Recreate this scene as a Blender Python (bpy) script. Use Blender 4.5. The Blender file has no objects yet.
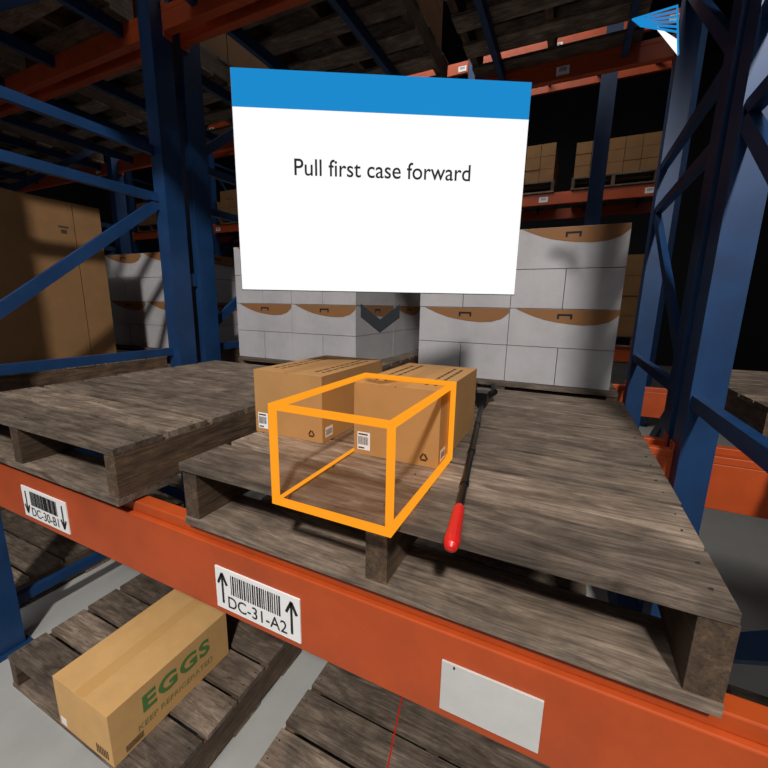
import bpy, bmesh, math, random
from mathutils import Vector, Matrix
random.seed(7)
Z0 = 1.65   # eye height above floor; all z below are relative to the eye
sc = bpy.context.scene
sc.view_settings.view_transform = 'Standard'

def lin(c):
    return tuple(((v/255)/12.92 if v/255 <= .04045 else ((v/255+.055)/1.055)**2.4) for v in c)

def mat(name, rgb, rough=.6, metal=0, var=.15, scale=8, rgb2=None, emit=0, stretch=(1,1,1), bump=0):
    m = bpy.data.materials.new(name); m.use_nodes = True
    nt = m.node_tree; p = nt.nodes['Principled BSDF']
    c = lin(rgb)
    p.inputs['Roughness'].default_value = rough
    p.inputs['Metallic'].default_value = metal
    if emit:
        p.inputs['Base Color'].default_value = (0, 0, 0, 1)
        p.inputs['Specular IOR Level'].default_value = 0
        p.inputs['Emission Color'].default_value = (*c, 1)
        p.inputs['Emission Strength'].default_value = emit
        return m
    if var == 0:
        p.inputs['Base Color'].default_value = (*c, 1); return m
    tc = nt.nodes.new('ShaderNodeTexCoord'); mp = nt.nodes.new('ShaderNodeMapping')
    mp.inputs['Scale'].default_value = stretch
    n = nt.nodes.new('ShaderNodeTexNoise'); n.inputs['Scale'].default_value = scale
    n.inputs['Detail'].default_value = 6; n.inputs['Roughness'].default_value = .65
    r = nt.nodes.new('ShaderNodeValToRGB')
    c2 = lin(rgb2) if rgb2 else tuple(v*(1-var*2.2) for v in c)
    r.color_ramp.elements[0].position = .35; r.color_ramp.elements[1].position = .62
    r.color_ramp.elements[0].color = (*c2, 1); r.color_ramp.elements[1].color = (*c, 1)
    nt.links.new(tc.outputs['Object'], mp.inputs['Vector']); nt.links.new(mp.outputs[0], n.inputs['Vector'])
    nt.links.new(n.outputs['Fac'], r.inputs[0]); nt.links.new(r.outputs[0], p.inputs['Base Color'])
    if bump:
        b = nt.nodes.new('ShaderNodeBump'); b.inputs['Strength'].default_value = bump
        b.inputs['Distance'].default_value = .01
        nt.links.new(n.outputs['Fac'], b.inputs['Height']); nt.links.new(b.outputs[0], p.inputs['Normal'])
    return m

def wood(name, axis, dark, light):
    m = bpy.data.materials.new(name); m.use_nodes = True
    nt = m.node_tree; p = nt.nodes['Principled BSDF']; L = nt.links.new
    p.inputs['Roughness'].default_value = .72
    tc = nt.nodes.new('ShaderNodeTexCoord'); at = nt.nodes.new('ShaderNodeAttribute'); at.attribute_name = 'tint'
    add = nt.nodes.new('ShaderNodeVectorMath'); add.operation = 'MULTIPLY_ADD'
    add.inputs[1].default_value = (17, 23, 31)
    L(at.outputs['Color'], add.inputs[0]); L(tc.outputs['Object'], add.inputs[2])
    def noise(sc_, scale, det, rough, dist=0):
        mp = nt.nodes.new('ShaderNodeMapping'); mp.inputs['Scale'].default_value = sc_
        L(add.outputs[0], mp.inputs['Vector'])
        n = nt.nodes.new('ShaderNodeTexNoise'); n.inputs['Scale'].default_value = scale
        n.inputs['Detail'].default_value = det; n.inputs['Roughness'].default_value = rough; n.inputs['Distortion'].default_value = dist
        L(mp.outputs[0], n.inputs['Vector']); return n
    s1 = (3.2, 20, 20) if axis == 'x' else (20, 3.2, 20)
    s2 = (7, 110, 110) if axis == 'x' else (110, 7, 110)
    n = noise(s1, 1.5, 8, .7, 1.2)
    nf = noise(s2, 1.5, 4, .6, .4)
    n2 = noise((1,1,1), 9, 7, .65)
    r = nt.nodes.new('ShaderNodeValToRGB'); e = r.color_ramp.elements
    e[0].position = .32; e[0].color = (*lin(dark), 1); e[1].position = .68; e[1].color = (*lin(light), 1)
    mid = e.new(.5); mid.color = (*[(a+b)*.44 for a, b in zip(lin(dark), lin(light))], 1)
    L(n.outputs['Fac'], r.inputs[0])
    def mrange(src, a, b_, c_, d_):
        q = nt.nodes.new('ShaderNodeMapRange'); q.inputs[1].default_value = a; q.inputs[2].default_value = b_
        q.inputs[3].default_value = c_; q.inputs[4].default_value = d_; L(src, q.inputs[0]); return q.outputs[0]
    def mul(a, b_):
        q = nt.nodes.new('ShaderNodeMath'); q.operation = 'MULTIPLY'; L(a, q.inputs[0]); L(b_, q.inputs[1]); return q.outputs[0]
    sx = nt.nodes.new('ShaderNodeSeparateColor'); L(at.outputs['Color'], sx.inputs[0])
    f = mul(mrange(n2.outputs['Fac'], .3, .68, .5, 1.25), mrange(sx.outputs[0], 0, 1, .66, 1.3))
    f = mul(f, mrange(nf.outputs['Fac'], .32, .55, .62, 1.08))
    vm = nt.nodes.new('ShaderNodeVectorMath'); vm.operation = 'SCALE'
    L(r.outputs[0], vm.inputs[0]); L(f, vm.inputs['Scale']); L(vm.outputs[0], p.inputs['Base Color'])
    b = nt.nodes.new('ShaderNodeBump'); b.inputs['Strength'].default_value = .4; b.inputs['Distance'].default_value = .004
    L(nf.outputs['Fac'], b.inputs['Height']); L(b.outputs[0], p.inputs['Normal'])
    return m

def pane(name, rgb, a):
    m = bpy.data.materials.new(name); m.use_nodes = True; nt = m.node_tree
    nt.nodes.remove(nt.nodes['Principled BSDF']); o = nt.nodes['Material Output']
    t = nt.nodes.new('ShaderNodeBsdfTransparent'); e = nt.nodes.new('ShaderNodeEmission'); x = nt.nodes.new('ShaderNodeMixShader')
    e.inputs[0].default_value = (*lin(rgb), 1); e.inputs[1].default_value = .8; x.inputs[0].default_value = a
    nt.links.new(t.outputs[0], x.inputs[1]); nt.links.new(e.outputs[0], x.inputs[2]); nt.links.new(x.outputs[0], o.inputs[0])
    return m

M = dict(
 wx=wood('weathered_wood_x', 'x', (76, 61, 50), (148, 131, 115)),
 wy=wood('weathered_wood_y', 'y', (62, 46, 34), (116, 92, 70)),
 orange=mat('orange_painted_steel', (184, 74, 24), .5, 0, .1, 5),
 blue=mat('blue_painted_steel', (24, 62, 108), .45, .1, .14, 5),
 slot=mat('slot_black', (8, 12, 20), .8, 0, 0),
 card=mat('cardboard', (178, 132, 80), .8, 0, .05, 9, bump=.05),
 egg=mat('cardboard_yellow', (214, 168, 108), .8, 0, .05, 9),
 card2=mat('cardboard_brown', (134, 98, 60), .85, 0, .08, 6),
 tape=mat('packing_tape', (170, 124, 74), .5, 0, 0),
 eggtape=mat('packing_tape_light', (206, 160, 100), .5, 0, 0),
 white=mat('white_carton_board', (178, 176, 179), .75, 0, .07, 6),
 brown=mat('brown_print', (134, 92, 54), .8, 0, 0),
 label=mat('white_label', (236, 236, 236), .5, 0, 0),
 glabel=mat('grey_label_sleeve', (200, 200, 197), .45, 0, .05, 10),
 black=mat('black_ink', (14, 14, 14), .6, 0, 0),
 dgray=mat('dark_print', (60, 44, 32), .8, 0, 0),
 green=mat('green_ink', (84, 128, 66), .7, 0, 0),
 fgreen=mat('faded_green_ink', (140, 140, 84), .7, 0, 0),
 rod=mat('black_rod_metal', (12, 12, 13), .4, .3, 0),
 red=mat('red_rubber_grip', (206, 30, 24), .4, 0, 0),
 floor=mat('concrete_floor', (172, 172, 170), .45, 0, .06, 2.5),
 wall=mat('wall_dark_panel', (30, 33, 40), .8, 0, .1, 2),
 backdrop=mat('backdrop_near_black', (6, 7, 9), .95, 0, .1, 2),  # near-black, so the added right backdrop reads as darkness
 wfo=mat('glowing_orange', (255, 160, 36), emit=1.0),
 pane=pane('orange_glow_film', (255, 150, 30), .08),
 pw=mat('screen_white', (255, 255, 255), emit=1.0),
 pb=mat('screen_blue', (30, 138, 206), emit=1.0),
 pt=mat('screen_text', (48, 48, 52), emit=1.0),
 chev=mat('arrow_slate', (16, 22, 28), .9, 0, 0),
)

class MB:
    def __init__(s):
        s.bm = bmesh.new(); s.mats = []; s.tl = s.bm.loops.layers.float_color.new('tint')
    def mi(s, k):
        if k not in s.mats: s.mats.append(k)
        return s.mats.index(k)
    def face(s, vs, k, t):
        try: f = s.bm.faces.new(vs)
        except ValueError: return
        f.material_index = s.mi(k)
        for l in f.loops: l[s.tl] = t
    def hexa(s, P, k, t=None):
        t = t or (random.random(), random.random(), random.random(), 1)
        v = [s.bm.verts.new((p[0], p[1], p[2]+Z0)) for p in P]
        for q in ((0,3,2,1),(4,5,6,7),(0,1,5,4),(1,2,6,5),(2,3,7,6),(3,0,4,7)):
            s.face([v[i] for i in q], k, t)
    def box(s, x0, x1, y0, y1, z0, z1, k, t=None):
        s.hexa([(x0,y0,z0),(x1,y0,z0),(x1,y1,z0),(x0,y1,z0),(x0,y0,z1),(x1,y0,z1),(x1,y1,z1),(x0,y1,z1)], k, t)
    def bar(s, a, b, w, h, k, up=(0,0,1)):
        a = Vector(a); b = Vector(b); d = (b-a).normalized(); u = Vector(up)
        if abs(d.dot(u)) > .95: u = Vector((1,0,0))
        r = d.cross(u).normalized()*w/2; u = r.cross(d).normalized()*h/2
        s.hexa([a-r-u, a+r-u, b+r-u, b-r-u, a-r+u, a+r+u, b+r+u, b-r+u], k)
    def poly(s, pts, k):
        s.face([s.bm.verts.new((p[0],p[1],p[2]+Z0)) for p in pts], k, (0,0,0,1))
    def cyl(s, a, b, r1, r2, k, n=16, cap=True):
        a = Vector(a); b = Vector(b); d = (b-a).normalized()
        u = Vector((0,0,1)) if abs(d.z) < .9 else Vector((1,0,0))
        r = d.cross(u).normalized(); u = r.cross(d)
        A = []; B = []
        for i in range(n):
            o = r*math.cos(2*math.pi*i/n)+u*math.sin(2*math.pi*i/n)
            p = a+o*r1; q = b+o*r2
            A.append(s.bm.verts.new((p.x,p.y,p.z+Z0))); B.append(s.bm.verts.new((q.x,q.y,q.z+Z0)))
        for i in range(n):
            j = (i+1) % n; s.face([A[i],A[j],B[j],B[i]], k, (0,0,0,1))
        if cap:
            s.face(A[::-1], k, (0,0,0,1)); s.face(B, k, (0,0,0,1))
    def obj(s, name, bevel=0, smooth=False, parent=None):
        bmesh.ops.recalc_face_normals(s.bm, faces=s.bm.faces)
        xs = [v.co for v in s.bm.verts]
        c = Vector(((min(v.x for v in xs)+max(v.x for v in xs))/2, (min(v.y for v in xs)+max(v.y for v in xs))/2, min(v.z for v in xs)))
        bmesh.ops.translate(s.bm, verts=s.bm.verts, vec=-c)
        me = bpy.data.meshes.new(name); s.bm.to_mesh(me); s.bm.free()
        for k in s.mats: me.materials.append(M[k])
        o = bpy.data.objects.new(name, me); o.location = c; sc.collection.objects.link(o)
        if smooth:
            for p in me.polygons: p.use_smooth = True
        if bevel:
            b = o.modifiers.new('bevel', 'BEVEL'); b.width = bevel; b.segments = 2; b.limit_method = 'ANGLE'
        if parent: setpar(o, parent)
        return o

def setpar(o, p):
    bpy.context.view_layer.update()
    o.parent = p; o.matrix_parent_inverse = p.matrix_world.inverted()

def empty(name, loc=(0,0,0)):
    e = bpy.data.objects.new(name, None); e.location = loc; e.empty_display_size = .1
    sc.collection.objects.link(e); return e

def text(body, size, loc, rot, k, parent, name='lettering', ext=.0003, align='CENTER', sx=1):
    c = bpy.data.curves.new(name, 'FONT'); c.body = body; c.size = size; c.align_x = align; c.align_y = 'CENTER'
    c.extrude = ext; c.materials.append(M[k])
    o = bpy.data.objects.new(name, c); o.location = (loc[0], loc[1], loc[2]+Z0); o.rotation_euler = rot; o.scale = (sx, 1, 1)
    sc.collection.objects.link(o)
    if parent: setpar(o, parent)
    return o
R90 = math.pi/2
FRONT = (R90, 0, 0); SIDE = (R90, 0, R90)

# ---------- room shell ----------
def shell(name, x0, x1, y0, y1, z0, z1, k):
    b = MB(); b.box(x0,x1,y0,y1,z0,z1,k); return b.obj(name)
shell('floor', -16, 4, -7, 14, -1.75, -1.65, 'floor')
shell('wall_back', -16, 4, 14, 14.1, -1.65, 6.5, 'wall')
shell('wall_left', -16.1, -16, -7, 14, -1.65, 6.5, 'wall')
shell('right_dark_backdrop', 3.4, 3.5, -7, 14, -1.65, 6.5, 'backdrop')  # added backdrop that keeps the right side dark
shell('ceiling', -16, 4, -7, 14, 6.5, 6.6, 'wall')

# ---------- pallets ----------
def pallet(x0, y0, zt, w=1.0175, d=1.219, h=.158, deckn=8):
    b = MB(); x1 = x0+w; y1 = y0+d; t = .02
    z0 = zt-h
    for xs in (x0, x0+w/2-.022, x1-.044):
        b.box(xs, xs+.044, y0+.004, y1-.004, z0+t, zt-t, 'wy')
    gap = .018; bw = (d-gap*(deckn-1))/deckn
    for i in range(deckn):
        ya = y0+i*(bw+gap); e = random.uniform(-.004, .004); k = random.uniform(-.0025, .0025)
        zz = zt-random.uniform(0, .002)
        b.hexa([(x0+e,ya+k,zt-t),(x1+e,ya-k,zt-t),(x1+e,ya+bw-k,zt-t),(x0+e,ya+bw+k,zt-t),
                (x0+e,ya+k,zz),(x1+e,ya-k,zz),(x1+e,ya+bw-k,zz),(x0+e,ya+bw+k,zz)], 'wx',
               (((i*.618+.3*(i % 2)) % 1), random.random(), random.random(), 1))
        for xs in (x0+.022, x0+w/2, x1-.022):
            for f in (.28, .72): b.cyl((xs+random.uniform(-.006,.006), ya+bw*f, zz-.001), (xs, ya+bw*f, zz+.0005), .0025, .0025, 'slot', 8)
    for f in (0, .22, .45, .67, .885):
        ya = y0+f*d; b.box(x0, x1, ya, ya+.115*d, z0, z0+t, 'wx')
    return b.obj('wooden_pallet', bevel=.003)

DK = -.366
PX = (-.783, -2.02); PITCH = 2.76
pallet(PX[0], .560, DK); pallet(PX[1], .535, DK)
for bx in (-1, 1, 2): 
    for p in PX: pallet(p-PITCH*bx, .567, DK)
for bx in (-1, 0, 1, 2):
    for p in PX: pallet(p-PITCH*bx, 1.95, DK)
for bx in (-1, 0, 1):   # floor level
    for p in PX: pallet(p-PITCH*bx, .567, -1.495)
for bx in (0, 1):
    for p in PX: pallet(p-PITCH*bx, 1.95, -1.495)
UP = 1.62+.158
for bx in (0, 1, 2):
    for p in PX:
        pallet(p-PITCH*bx, .567, UP); pallet(p-PITCH*bx, 1.95, UP)

# ---------- racks ----------
POSTX = [3.23]+[.47-PITCH*i for i in range(4)]
def rack(yf, yr, name='pallet_rack', zt=3.6, posts=POSTX, levels=((-.74,-.53),(1.5,1.62)), pd=.125, skip=()):
    e = empty(name, (posts[0], yf, 0))
    for px in posts:
        b = MB()
        for ya, yb in ((yf+.012, yf+.012+pd), (yr-.002-pd, yr-.002)):
            x0, x1 = px-.05, px+.05
            b.box(x0, x1, ya, ya+.006, -1.65, zt, 'blue')
            b.box(x0, x0+.006, ya+.006, yb, -1.65, zt, 'blue'); b.box(x1-.006, x1, ya+.006, yb, -1.65, zt, 'blue')
            b.box(x0+.006, x0+.032, yb-.006, yb, -1.65, zt, 'blue'); b.box(x1-.032, x1-.006, yb-.006, yb, -1.65, zt, 'blue')
            b.box(x0-.03, x1+.03, ya-.02, yb+.02, -1.65, -1.64, 'blue')
        b.obj('upright', parent=e)
        b = MB(); A = yf+.1; B = yr-.1
        for z in (-1.45, -.32, .61, .87, 1.85, 2.9):
            b.box(px-.045, px-.010, A, B, z-.024, z+.024, 'blue')
        for za, zb in ((-.42,-1.38), (-.2,.60), (.92,1.8), (2.85,1.9)):
            b.bar((px-.03, A, za), (px-.03, B, zb), .03, .055, 'blue')
        b.obj('frame_bracing', parent=e)
    for i in range(len(posts)-1):
        xa, xb = posts[i+1]+.05, posts[i]-.05
        for li, (z0, z1) in enumerate(levels):
            if (i, li) in skip: continue
            b = MB()
            for y, s in ((yf, 1), (yr, -1)):
                ya, yb = (y, y+.05) if s == 1 else (y-.05, y)
                b.box(xa, xb, ya, yb, z0, z1-.03, 'orange')
                yc, yd = (y+.012, y+.05) if s == 1 else (y-.05, y-.012)
                b.box(xa, xb, yc, yd, z1-.03, z1, 'orange')
                for xx in (xa, xb-.006):
                    b.box(xx, xx+.006, ya-.004, yb+.004, z0-.03, z1+.03, 'orange')
            b.obj('load_beam', bevel=.003, parent=e)
            b = MB()
            for f in (.1, .36, .62, .9):
                xx = xa+(xb-xa)*f
                b.box(xx-.018, xx+.018, yf+.05, yr-.05, z1-.07, z1-.002, 'blue')
            b.obj('deck_support', parent=e)
    return e
r1 = rack(.567, 1.80, skip=((0,1),))
r2 = rack(1.86, 3.2, skip=((0,1),))
b = MB()
for px in POSTX:
    for z in (-1.0, .1, 1.2, 2.4): b.box(px-.02, px+.02, 1.80, 1.873, z, z+.08, 'blue')
b.obj('row_spacer', parent=r1)
r3 = rack(6.4, 7.5, zt=6, levels=((-.74,-.53),(1.46,1.62),(3.4,3.56)), posts=[1.1-PITCH*i for i in range(5)])

def beam_label(xc, y, zc, w, h, par):
    b = MB(); b.box(xc-w/2, xc+w/2, y-.003, y, zc-h/2, zc+h/2, 'label')
    for i in range(9): b.box(xc-w*.3+i*w*.07, xc-w*.3+i*w*.07+w*.03, y-.004, y-.003, zc-h*.1, zc+h*.35, 'black')
    return b.obj('small_label', parent=par)
for i in range(5): beam_label(-5.4+i*1.3, 3.15, 1.55, .08, .05, r2)
for i in range(7):
    beam_label(-7+i*1.3, 6.4, 1.53, .12, .07, r3); beam_label(-7+i*1.3, 6.4, 3.46, .12, .07, r3)

def loc_label(x0, x1, z0, z1, code, arrow, par):
    y = .567; b = MB()
    b.box(x0, x1, y-.003, y, z0, z1, 'label'); w = x1-x0; h = z1-z0; yy = y-.0042
    random.seed(3); x = x0+.2*w
    while x < x1-.21*w:
        t = random.choice((.0015, .0025, .004)); b.box(x, x+t, yy, y-.003, z0+.44*h, z0+.9*h, 'black'); x += t+random.choice((.003, .004))
    for cx in (x0+.09*w, x1-.09*w):
        za, zb = z0+.15*h, z0+.85*h
        b.box(cx-.0028, cx+.0028, yy, y-.003, za, zb, 'black')
        tip, base = (zb+.003, zb-.026) if arrow > 0 else (za-.003, za+.026)
        for s in (-1, 1):
            b.bar((cx, yy+.0006, tip), (cx+s*.014, yy+.0006, base), .0012, .0065, 'black', up=(0,0,1))
    o = b.obj('location_label', parent=par)
    text(code, h*.40, ((x0+x1)/2, y-.0036, z0+.21*h), FRONT, 'black', par, 'label_code', sx=.95)
loc_label(-.70, -.452, -.722, -.612, 'DC-31-A2', 1, r1)
loc_label(-1.60, -1.335, -.718, -.61, 'DC-30-B1', -1, r1)
b = MB(); b.box(-.141, .027, .563, .567, -.718, -.615, 'glabel'); b.box(-.12, -.117, .5615, .563, -.622, -.618, 'black')
b.obj('label_sleeve', parent=r1)

# blue building column in far aisle
b = MB()
b.box(.05, .062, 4.5, 4.66, -1.65, 6.5, 'blue'); b.box(.172, .184, 4.5, 4.66, -1.65, 6.5, 'blue'); b.box(.062, .172, 4.5, 4.512, -1.65, 6.5, 'blue')
b.obj('steel_column')

# ---------- brown cartons ----------
def barcode(b, x0, x1, y, z0, z1, seed=1):
    b.box(x0, x1, y-.0006, y, z0, z1, 'label'); random.seed(seed); x = x0+.003
    while x < x1-.005:
        t = random.choice((.0012, .002)); b.box(x, x+t, y-.0012, y-.0006, z0+.3*(z1-z0), z0+.75*(z1-z0), 'black'); x += t+.0015
    b.box(x0+.003, x1-.006, y-.0012, y-.0006, z0+.84*(z1-z0), z0+.92*(z1-z0), 'black')
    b.box(x0+.003, x1-.015, y-.0012, y-.0006, z0+.08*(z1-z0), z0+.16*(z1-z0), 'black')
def recyc(b, cx, y, cz, r):
    P = [(cx+r*math.cos(a), y-.0009, cz+r*math.sin(a)) for a in (R90, R90+2.094, R90+4.189)]
    for i in range(3):
        p, q = Vector(P[i]), Vector(P[(i+1) % 3]); b.bar(p.lerp(q, .12), p.lerp(q, .82), .001, r*.35, 'black', up=(0,0,1))
def carton(x0, x1, y0, y1, z0, z1, seed):
    b = MB(); b.box(x0, x1, y0, y1, z0, z1-.004, 'card')
    xm = (x0+x1)/2
    b.box(x0, xm-.0012, y0, y1, z1-.004, z1, 'card'); b.box(xm+.0012, x1, y0, y1, z1-.004, z1, 'card')
    b.box(xm-.018, xm+.018, y0+.001, y1-.001, z1, z1+.0004, 'tape')
    barcode(b, x0+.010, x0+.045, y0, z0+.012, z0+.058, seed)
    recyc(b, x1-.035, y0, z0+.022, .012)
    b.box(x1, x1+.0006, y0+.015, y0+.05, z0+.012, z0+.04, 'label')
    for i in range(6): b.box(x1+.0006, x1+.001, y0+.018+i*.005, y0+.0205+i*.005, z0+.018, z0+.033, 'black')
    random.seed(seed+5)
    for k, xx in enumerate((x0+.03, x0+.055, x1-.035, x1-.058)):
        y = y0+.05
        while y < y1-.06:
            l = random.uniform(.012, .035); b.box(xx, xx+.008, y, y+l, z1, z1+.0004, 'dgray'); y += l+.008
    return b.obj('cardboard_carton', bevel=.0015)
CT = -.184
carton(-.79, -.56, .815, 1.18, DK, CT, 11)
carton(-.455, -.235, .80, 1.165, DK, CT, 12)
# carton on the pallet of the next bay
carton(.80, 1.03, 1.25, 1.62, DK, CT, 13)

# eggs case
b = MB(); ex0, ex1, ey0, ey1, ez0, ez1 = -1.505, -1.19, .52, .995, -1.495, -1.29
b.box(ex0, ex1, ey0, ey1, ez0, ez1-.004, 'egg'); xm = (ex0+ex1)/2
b.box(ex0, xm-.0012, ey0, ey1, ez1-.004, ez1, 'egg'); b.box(xm+.0012, ex1, ey0, ey1, ez1-.004, ez1, 'egg')
b.box(xm-.025, xm+.025, ey0+.001, ey1-.001, ez1, ez1+.0006, 'eggtape')
b.box(ex0+.012, ex0+.045, ey0-.0008, ey0, ez0+.01, ez0+.04, 'label')
for i in range(7): b.box(ex1-.09+i*.01, ex1-.085+i*.01, ey0-.001, ey0, ez0+.015, ez0+.05, 'dgray')
for i in range(5): b.box(ex1, ex1+.0008, ey0+.04, ey0+.10, ez0+.012+i*.005, ez0+.0145+i*.005, 'dgray')
egg = b.obj('egg_case', bevel=.002)
t = text('EGGS', .088, (ex1+.001, (ey0+ey1)/2+.005, ez0+.128), SIDE, 'green', egg, sx=1.2); t.data.offset = .0028; t.data.space_character = 1.14
text('KEEP REFRIGERATED', .032, (ex1+.001, (ey0+ey1)/2, ez0+.055), SIDE, 'fgreen', egg, 'caption', sx=1.05)

# big brown load, left
b = MB(); bx1 = -2.66; bx0 = -3.66
for ya, yb in ((.6, 1.38), (1.385, 1.53)):
    for xa, xb in ((bx0, (bx0+bx1)/2-.002), ((bx0+bx1)/2+.002, bx1)):
        b.box(xa, xb, ya, yb, DK, .545, 'card2')
for ya, zz in ((1.3, .40),):
    b.box(bx1, bx1+.001, ya, ya+.05, zz, zz+.01, 'dgray'); b.box(bx1, bx1+.001, ya+.01, ya+.04, zz-.03, zz-.01, 'dgray')
b.obj('bulk_carton_load', bevel=.004)

# ---------- white carton stacks ----------
def swoosh(b, o, u, w, h, n):
    u = Vector(u); n = Vector(n)*.0012; o = Vector(o)+n
    prof = [(.06,1.0),(.14,.9),(.24,.80),(.34,.72),(.46,.66),(.58,.62),(.70,.6),(.82,.62),(.92,.70),(.97,.8),(1.0,.88)]
    top = .995
    for (a0, c0), (a1, c1) in zip(prof, prof[1:]):
        b.poly([o+u*(w*a0)+Vector((0,0,h*min(c0,top-.001))), o+u*(w*a1)+Vector((0,0,h*c1)), o+u*(w*a1)+Vector((0,0,h*top)), o+u*(w*a0)+Vector((0,0,h*top))], 'brown')
    c = o+n*.6
    def q(a0, a1, z0, z1): b.poly([c+u*(w*a0)+Vector((0,0,h*z0)), c+u*(w*a1)+Vector((0,0,h*z0)), c+u*(w*a1)+Vector((0,0,h*z1)), c+u*(w*a0)+Vector((0,0,h*z1))], 'slot')
    q(.46, .60, .83, .88); q(.46, .48, .75, .83); q(.58, .60, .75, .83)
def wstack(x0, x1, y0, y1, rows=4, rh=.1815, z=DK):
    b = MB(); g = .003
    for r in range(rows):
        za = z+r*rh; zb = za+rh-g; top = (r % 2 == 0) == (rows % 2 == 1)
        nx = 2 if top else 4; ny = 2
        for i in range(nx):
            xa = x0+(x1-x0)*i/nx; xb = x0+(x1-x0)*(i+1)/nx-g
            for j in range(ny):
                ya = y0+(y1-y0)*j/ny; yb = y0+(y1-y0)*(j+1)/ny-g
                jy = random.uniform(0, .004)
                b.box(xa, xb, ya+jy, yb, za, zb, 'white')
                if top and j == 0: swoosh(b, (xa, ya+jy, za), (1,0,0), xb-xa, zb-za, (0,-1,0))
                if top and i == nx-1: swoosh(b, (xb, ya+jy, za), (0,1,0), yb-ya-jy, zb-za, (1,0,0))
    return b.obj('white_carton_stack')
for xx in (-.73, -2.06): wstack(xx, xx+.935, 2.0, 3.1)
for xx in (-3.50, -4.76): wstack(xx, xx+.96, 2.0, 3.1)

def cstack(x0, x1, y0, y1, z0, z1, nx, nz, ny=2):
    b = MB()
    for i in range(nx):
        for k in range(nz):
            for j in range(ny):
                xa = x0+(x1-x0)*i/nx; ya = y0+(y1-y0)*j/ny; za = z0+(z1-z0)*k/nz
                b.box(xa, xa+(x1-x0)/nx-.006, ya+random.uniform(0,.01), ya+(y1-y0)/ny-.004, za, za+(z1-z0)/nz-.005, 'card2')
    return b.obj('carton_stack')
FD = 1.62+.158
for bx in (0, 1, 2, 3):
    for p, hh in zip(PX, (.45, .5)):
        xx = p-PITCH*bx+.63
        pallet(xx, 6.38, FD); pallet(xx, 6.38, DK)
        cstack(xx+.02, xx+1.0, 6.4, 7.5, FD, FD+hh, 5, 3)
        cstack(xx+.02, xx+1.0, 6.4, 7.5, DK, DK+random.choice((.8, 1.1)), 3, 4)
for bx in (0, 1, 2):
    for p in PX:
        xx = p-PITCH*bx
        cstack(xx+.03, xx+.99, .62, 1.75, UP, UP+.8, 3, 3); cstack(xx+.03, xx+.99, 1.98, 3.1, UP, UP+.8, 3, 3)  # upper loads added to block light above the pallets

# ---------- orange wireframe target ----------
b = MB(); X = (-.457, -.226); Y = (.512, .866); Z = (DK+.007, -.178); w = .0105
for y in Y:
    for z in Z: b.bar((X[0]-w/2, y, z), (X[1]+w/2, y, z), w, w, 'wfo')
for x in X:
    for z in Z: b.bar((x, Y[0]+w/2, z), (x, Y[1]-w/2, z), w*(.5 if (z < -.3 and x < -.4) else 1), w*(.5 if (z < -.3 and x < -.4) else 1), 'wfo')
    for y in Y: b.box(x-w/2, x+w/2, y-w/2, y+w/2, Z[0]+w/2, Z[1]-w/2, 'wfo')
b.poly([(X[0],Y[0],Z[1]),(X[1],Y[0],Z[1]),(X[1],Y[1],Z[1]),(X[0],Y[1],Z[1])], 'pane')
b.poly([(X[0],Y[0],Z[0]),(X[1],Y[0],Z[0]),(X[1],Y[0],Z[1]),(X[0],Y[0],Z[1])], 'pane')
b.poly([(X[1],Y[0],Z[0]),(X[1],Y[1],Z[0]),(X[1],Y[1],Z[1]),(X[1],Y[0],Z[1])], 'pane')
b.obj('target_outline_box')

# arrow marker (down chevron)
b = MB(); c = Vector((-.334, .69, -.024)); u = Vector((.906, .424, 0)); n = Vector((-.424, .906, 0))*.006
prof = [(-.038, .026), (-.038, .000), (0, -.030), (.038, .000), (.038, .026), (0, -.004)]
def P(i, s): return c+u*prof[i][0]+Vector((0,0,prof[i][1]))+n*s
for q in ((0,1,2,5), (5,2,3,4)):
    b.hexa([P(q[0],-1), P(q[1],-1), P(q[2],-1), P(q[3],-1), P(q[0],1), P(q[1],1), P(q[2],1), P(q[3],1)], 'chev')
b.obj('arrow_marker')

# small striped blue sign, upper right
b = MB(); TL = Vector((.072,1.35,.749)); TR = Vector((.169,1.35,.757)); BR = Vector((.187,1.35,.643))
for i in range(6):
    f = i/6
    p = TL.lerp(TR, f*.25)+Vector((0,0,-.004*i)); q = TR.lerp(BR, f*.62+.02)
    b.bar(p, q, .002, .0045, 'pb')
b.bar(TR, BR, .002, .004, 'pb')
q1 = TR.lerp(BR, .68); b.hexa([(q1.x-.05,1.352,q1.z+.036),(BR.x,1.352,BR.z),(q1.x,1.352,q1.z),(q1.x-.048,1.352,q1.z+.04),
                               (q1.x-.05,1.354,q1.z+.036),(BR.x,1.354,BR.z),(q1.x,1.354,q1.z),(q1.x-.048,1.354,q1.z+.04)], 'pw')
b.obj('striped_blue_sign')

# ---------- instruction panel ----------
Lp = Vector((-.778, .778, 0)); Rp = Vector((-.1395, 1.122, 0)); zt, zb = .541, .034
u = (Rp-Lp).normalized(); W = (Rp-Lp).length; n = Vector((u.y, -u.x, 0))
def pp(a, z, o): return Lp+u*(a*W)+Vector((0,0,z))+n*o
def slab(b, a0, a1, z0, z1, o0, o1, k):
    b.hexa([pp(a0,z0,o1), pp(a1,z0,o1), pp(a1,z0,o0), pp(a0,z0,o0), pp(a0,z1,o1), pp(a1,z1,o1), pp(a1,z1,o0), pp(a0,z1,o0)], k)
b = MB(); H = zt-zb
slab(b, 0, 1, zb, zt-.162*H, -.004, 0, 'pw'); slab(b, 0, 1, zt-.162*H, zt, -.004, 0, 'pb')
slab(b, -.003, 1.003, zb-.002, zt+.002, -.007, -.004, 'black')
pan = b.obj('instruction_panel')
rz = math.atan2(u.y, u.x)
c = pp(.502, zt-.418*H, .0008)
tt = text('Pull first case forward', .0545, c, (R90, 0, rz), 'pt', pan, 'message', sx=.93); tt.data.offset = .0003

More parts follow.
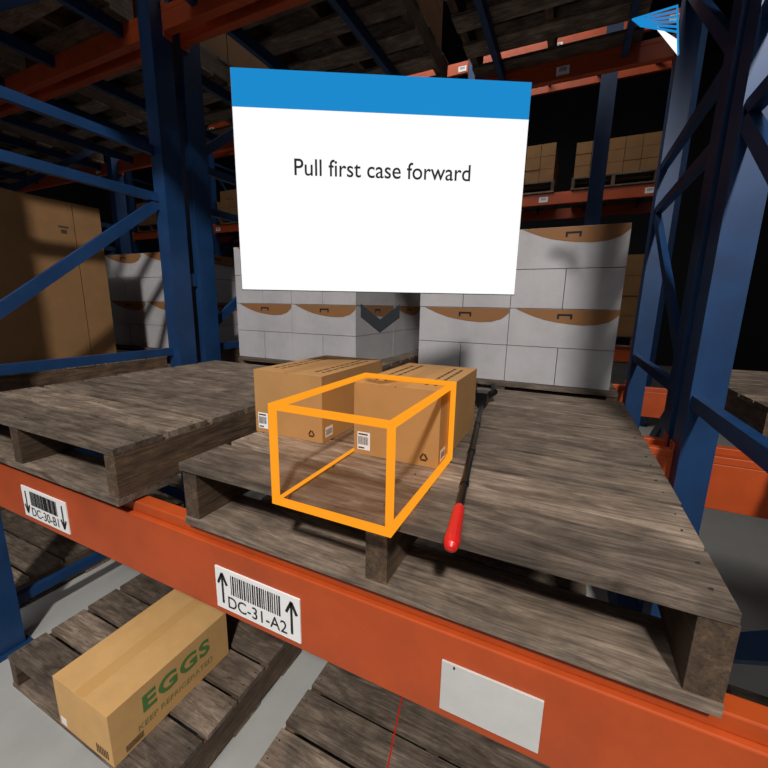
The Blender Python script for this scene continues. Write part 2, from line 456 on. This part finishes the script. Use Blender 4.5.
# ---------- reach hook tool ----------
b = MB(); rz_ = DK+.0135
A = Vector((-.262, 1.44, rz_)); B = Vector((-.124, .508, rz_)); d = (B-A).normalized(); Lt = (B-A).length
b.cyl(A, A+d*(Lt-.11), .0075, .0075, 'rod')
for f in (.3, .55, .75): b.cyl(A+d*(Lt*f), A+d*(Lt*f+.02), .0092, .0092, 'rod')
g0 = A+d*(Lt-.125)
prof = [(0,.008),(.01,.010),(.06,.0112),(.11,.013),(.122,.010),(.127,.004)]
for (s0,r0),(s1,r1_) in zip(prof, prof[1:]): b.cyl(g0+d*s0, g0+d*s1, r0, r1_, 'red', cap=(s1 > .125 or s0 == 0))
side = Vector((-d.y, d.x, 0)); up = Vector((0,0,1))
b.cyl(A-d*.03, A+d*.05, .0145, .0145, 'rod')
b.box(A.x-.02, A.x+.02, A.y-.03, A.y+.03, rz_-.005, rz_+.04, 'rod')
for s in (-1, 1):
    p0 = A-d*.02+up*.01; p1 = A-d*.05+side*s*.04+up*.03; p2 = A-d*.10+side*s*.036+up*.045; p3 = A-d*.13+side*s*.006+up*.035
    b.cyl(p0, p1, .014, .013, 'rod', 10); b.cyl(p1, p2, .013, .010, 'rod', 10); b.cyl(p2, p3, .010, .006, 'rod', 10)
b.obj('reach_hook_tool')

# thin red strap on the lower pallet
b = MB(); b.bar((-.452, 1.22, -1.4935), (-.35, .72, -1.4935), .005, .002, 'red'); b.obj('red_strap')

# ---------- camera ----------
cam = bpy.data.cameras.new('camera'); cam.sensor_width = 36; cam.lens = 18.05; cam.clip_start = .02
co = bpy.data.objects.new('camera', cam); sc.collection.objects.link(co)
F = Vector((-.4155, .8871, -.2011)).normalized(); R = Vector((.9040, .4273, .0171)); R = (R-F*R.dot(F)).normalized(); U = R.cross(F)
co.matrix_world = Matrix(((R.x,U.x,-F.x,0),(R.y,U.y,-F.y,0),(R.z,U.z,-F.z,Z0),(0,0,0,1)))
sc.camera = co

# ---------- light ----------
def look(o, loc, tgt):
    o.location = (loc[0], loc[1], loc[2]+Z0)
    o.rotation_euler = (Vector(tgt)-Vector(loc)).to_track_quat('-Z', 'Y').to_euler()
def light(kind, name, loc, tgt, e, col=(1,1,1), size=.1, **kw):
    l = bpy.data.lights.new(name, kind); l.energy = e; l.color = col
    if kind == 'AREA': l.shape = 'SQUARE'; l.size = size
    if kind == 'SPOT': l.shadow_soft_size = size; l.spot_size = kw.get('ang', 1.2); l.spot_blend = .4
    o = bpy.data.objects.new(name, l); sc.collection.objects.link(o); look(o, loc, tgt); return o
light('SPOT', 'key_spot', (1.5, -3.5, 4.4), (-1.1, 1.1, -.4), 1850, (1, .96, .9), .22, ang=.86)  # unseen key spot, stands in for directional light and casts the shadows
light('AREA', 'aisle_fill', (-1, -1.8, 4.6), (-1, .5, -1), 110, (1, .97, .93), 3)  # unseen area fill added over the near aisle
light('AREA', 'rear_aisle_fill', (-2, 4.8, 5.5), (-2, 4.8, 0), 170, (1, .95, .88), 3)  # unseen area fill added to brighten the upper and rear racks
w = bpy.data.worlds.new('world'); sc.world = w; w.use_nodes = True
w.node_tree.nodes['Background'].inputs[0].default_value = (.8, .85, 1, 1)
w.node_tree.nodes['Background'].inputs[1].default_value = .16
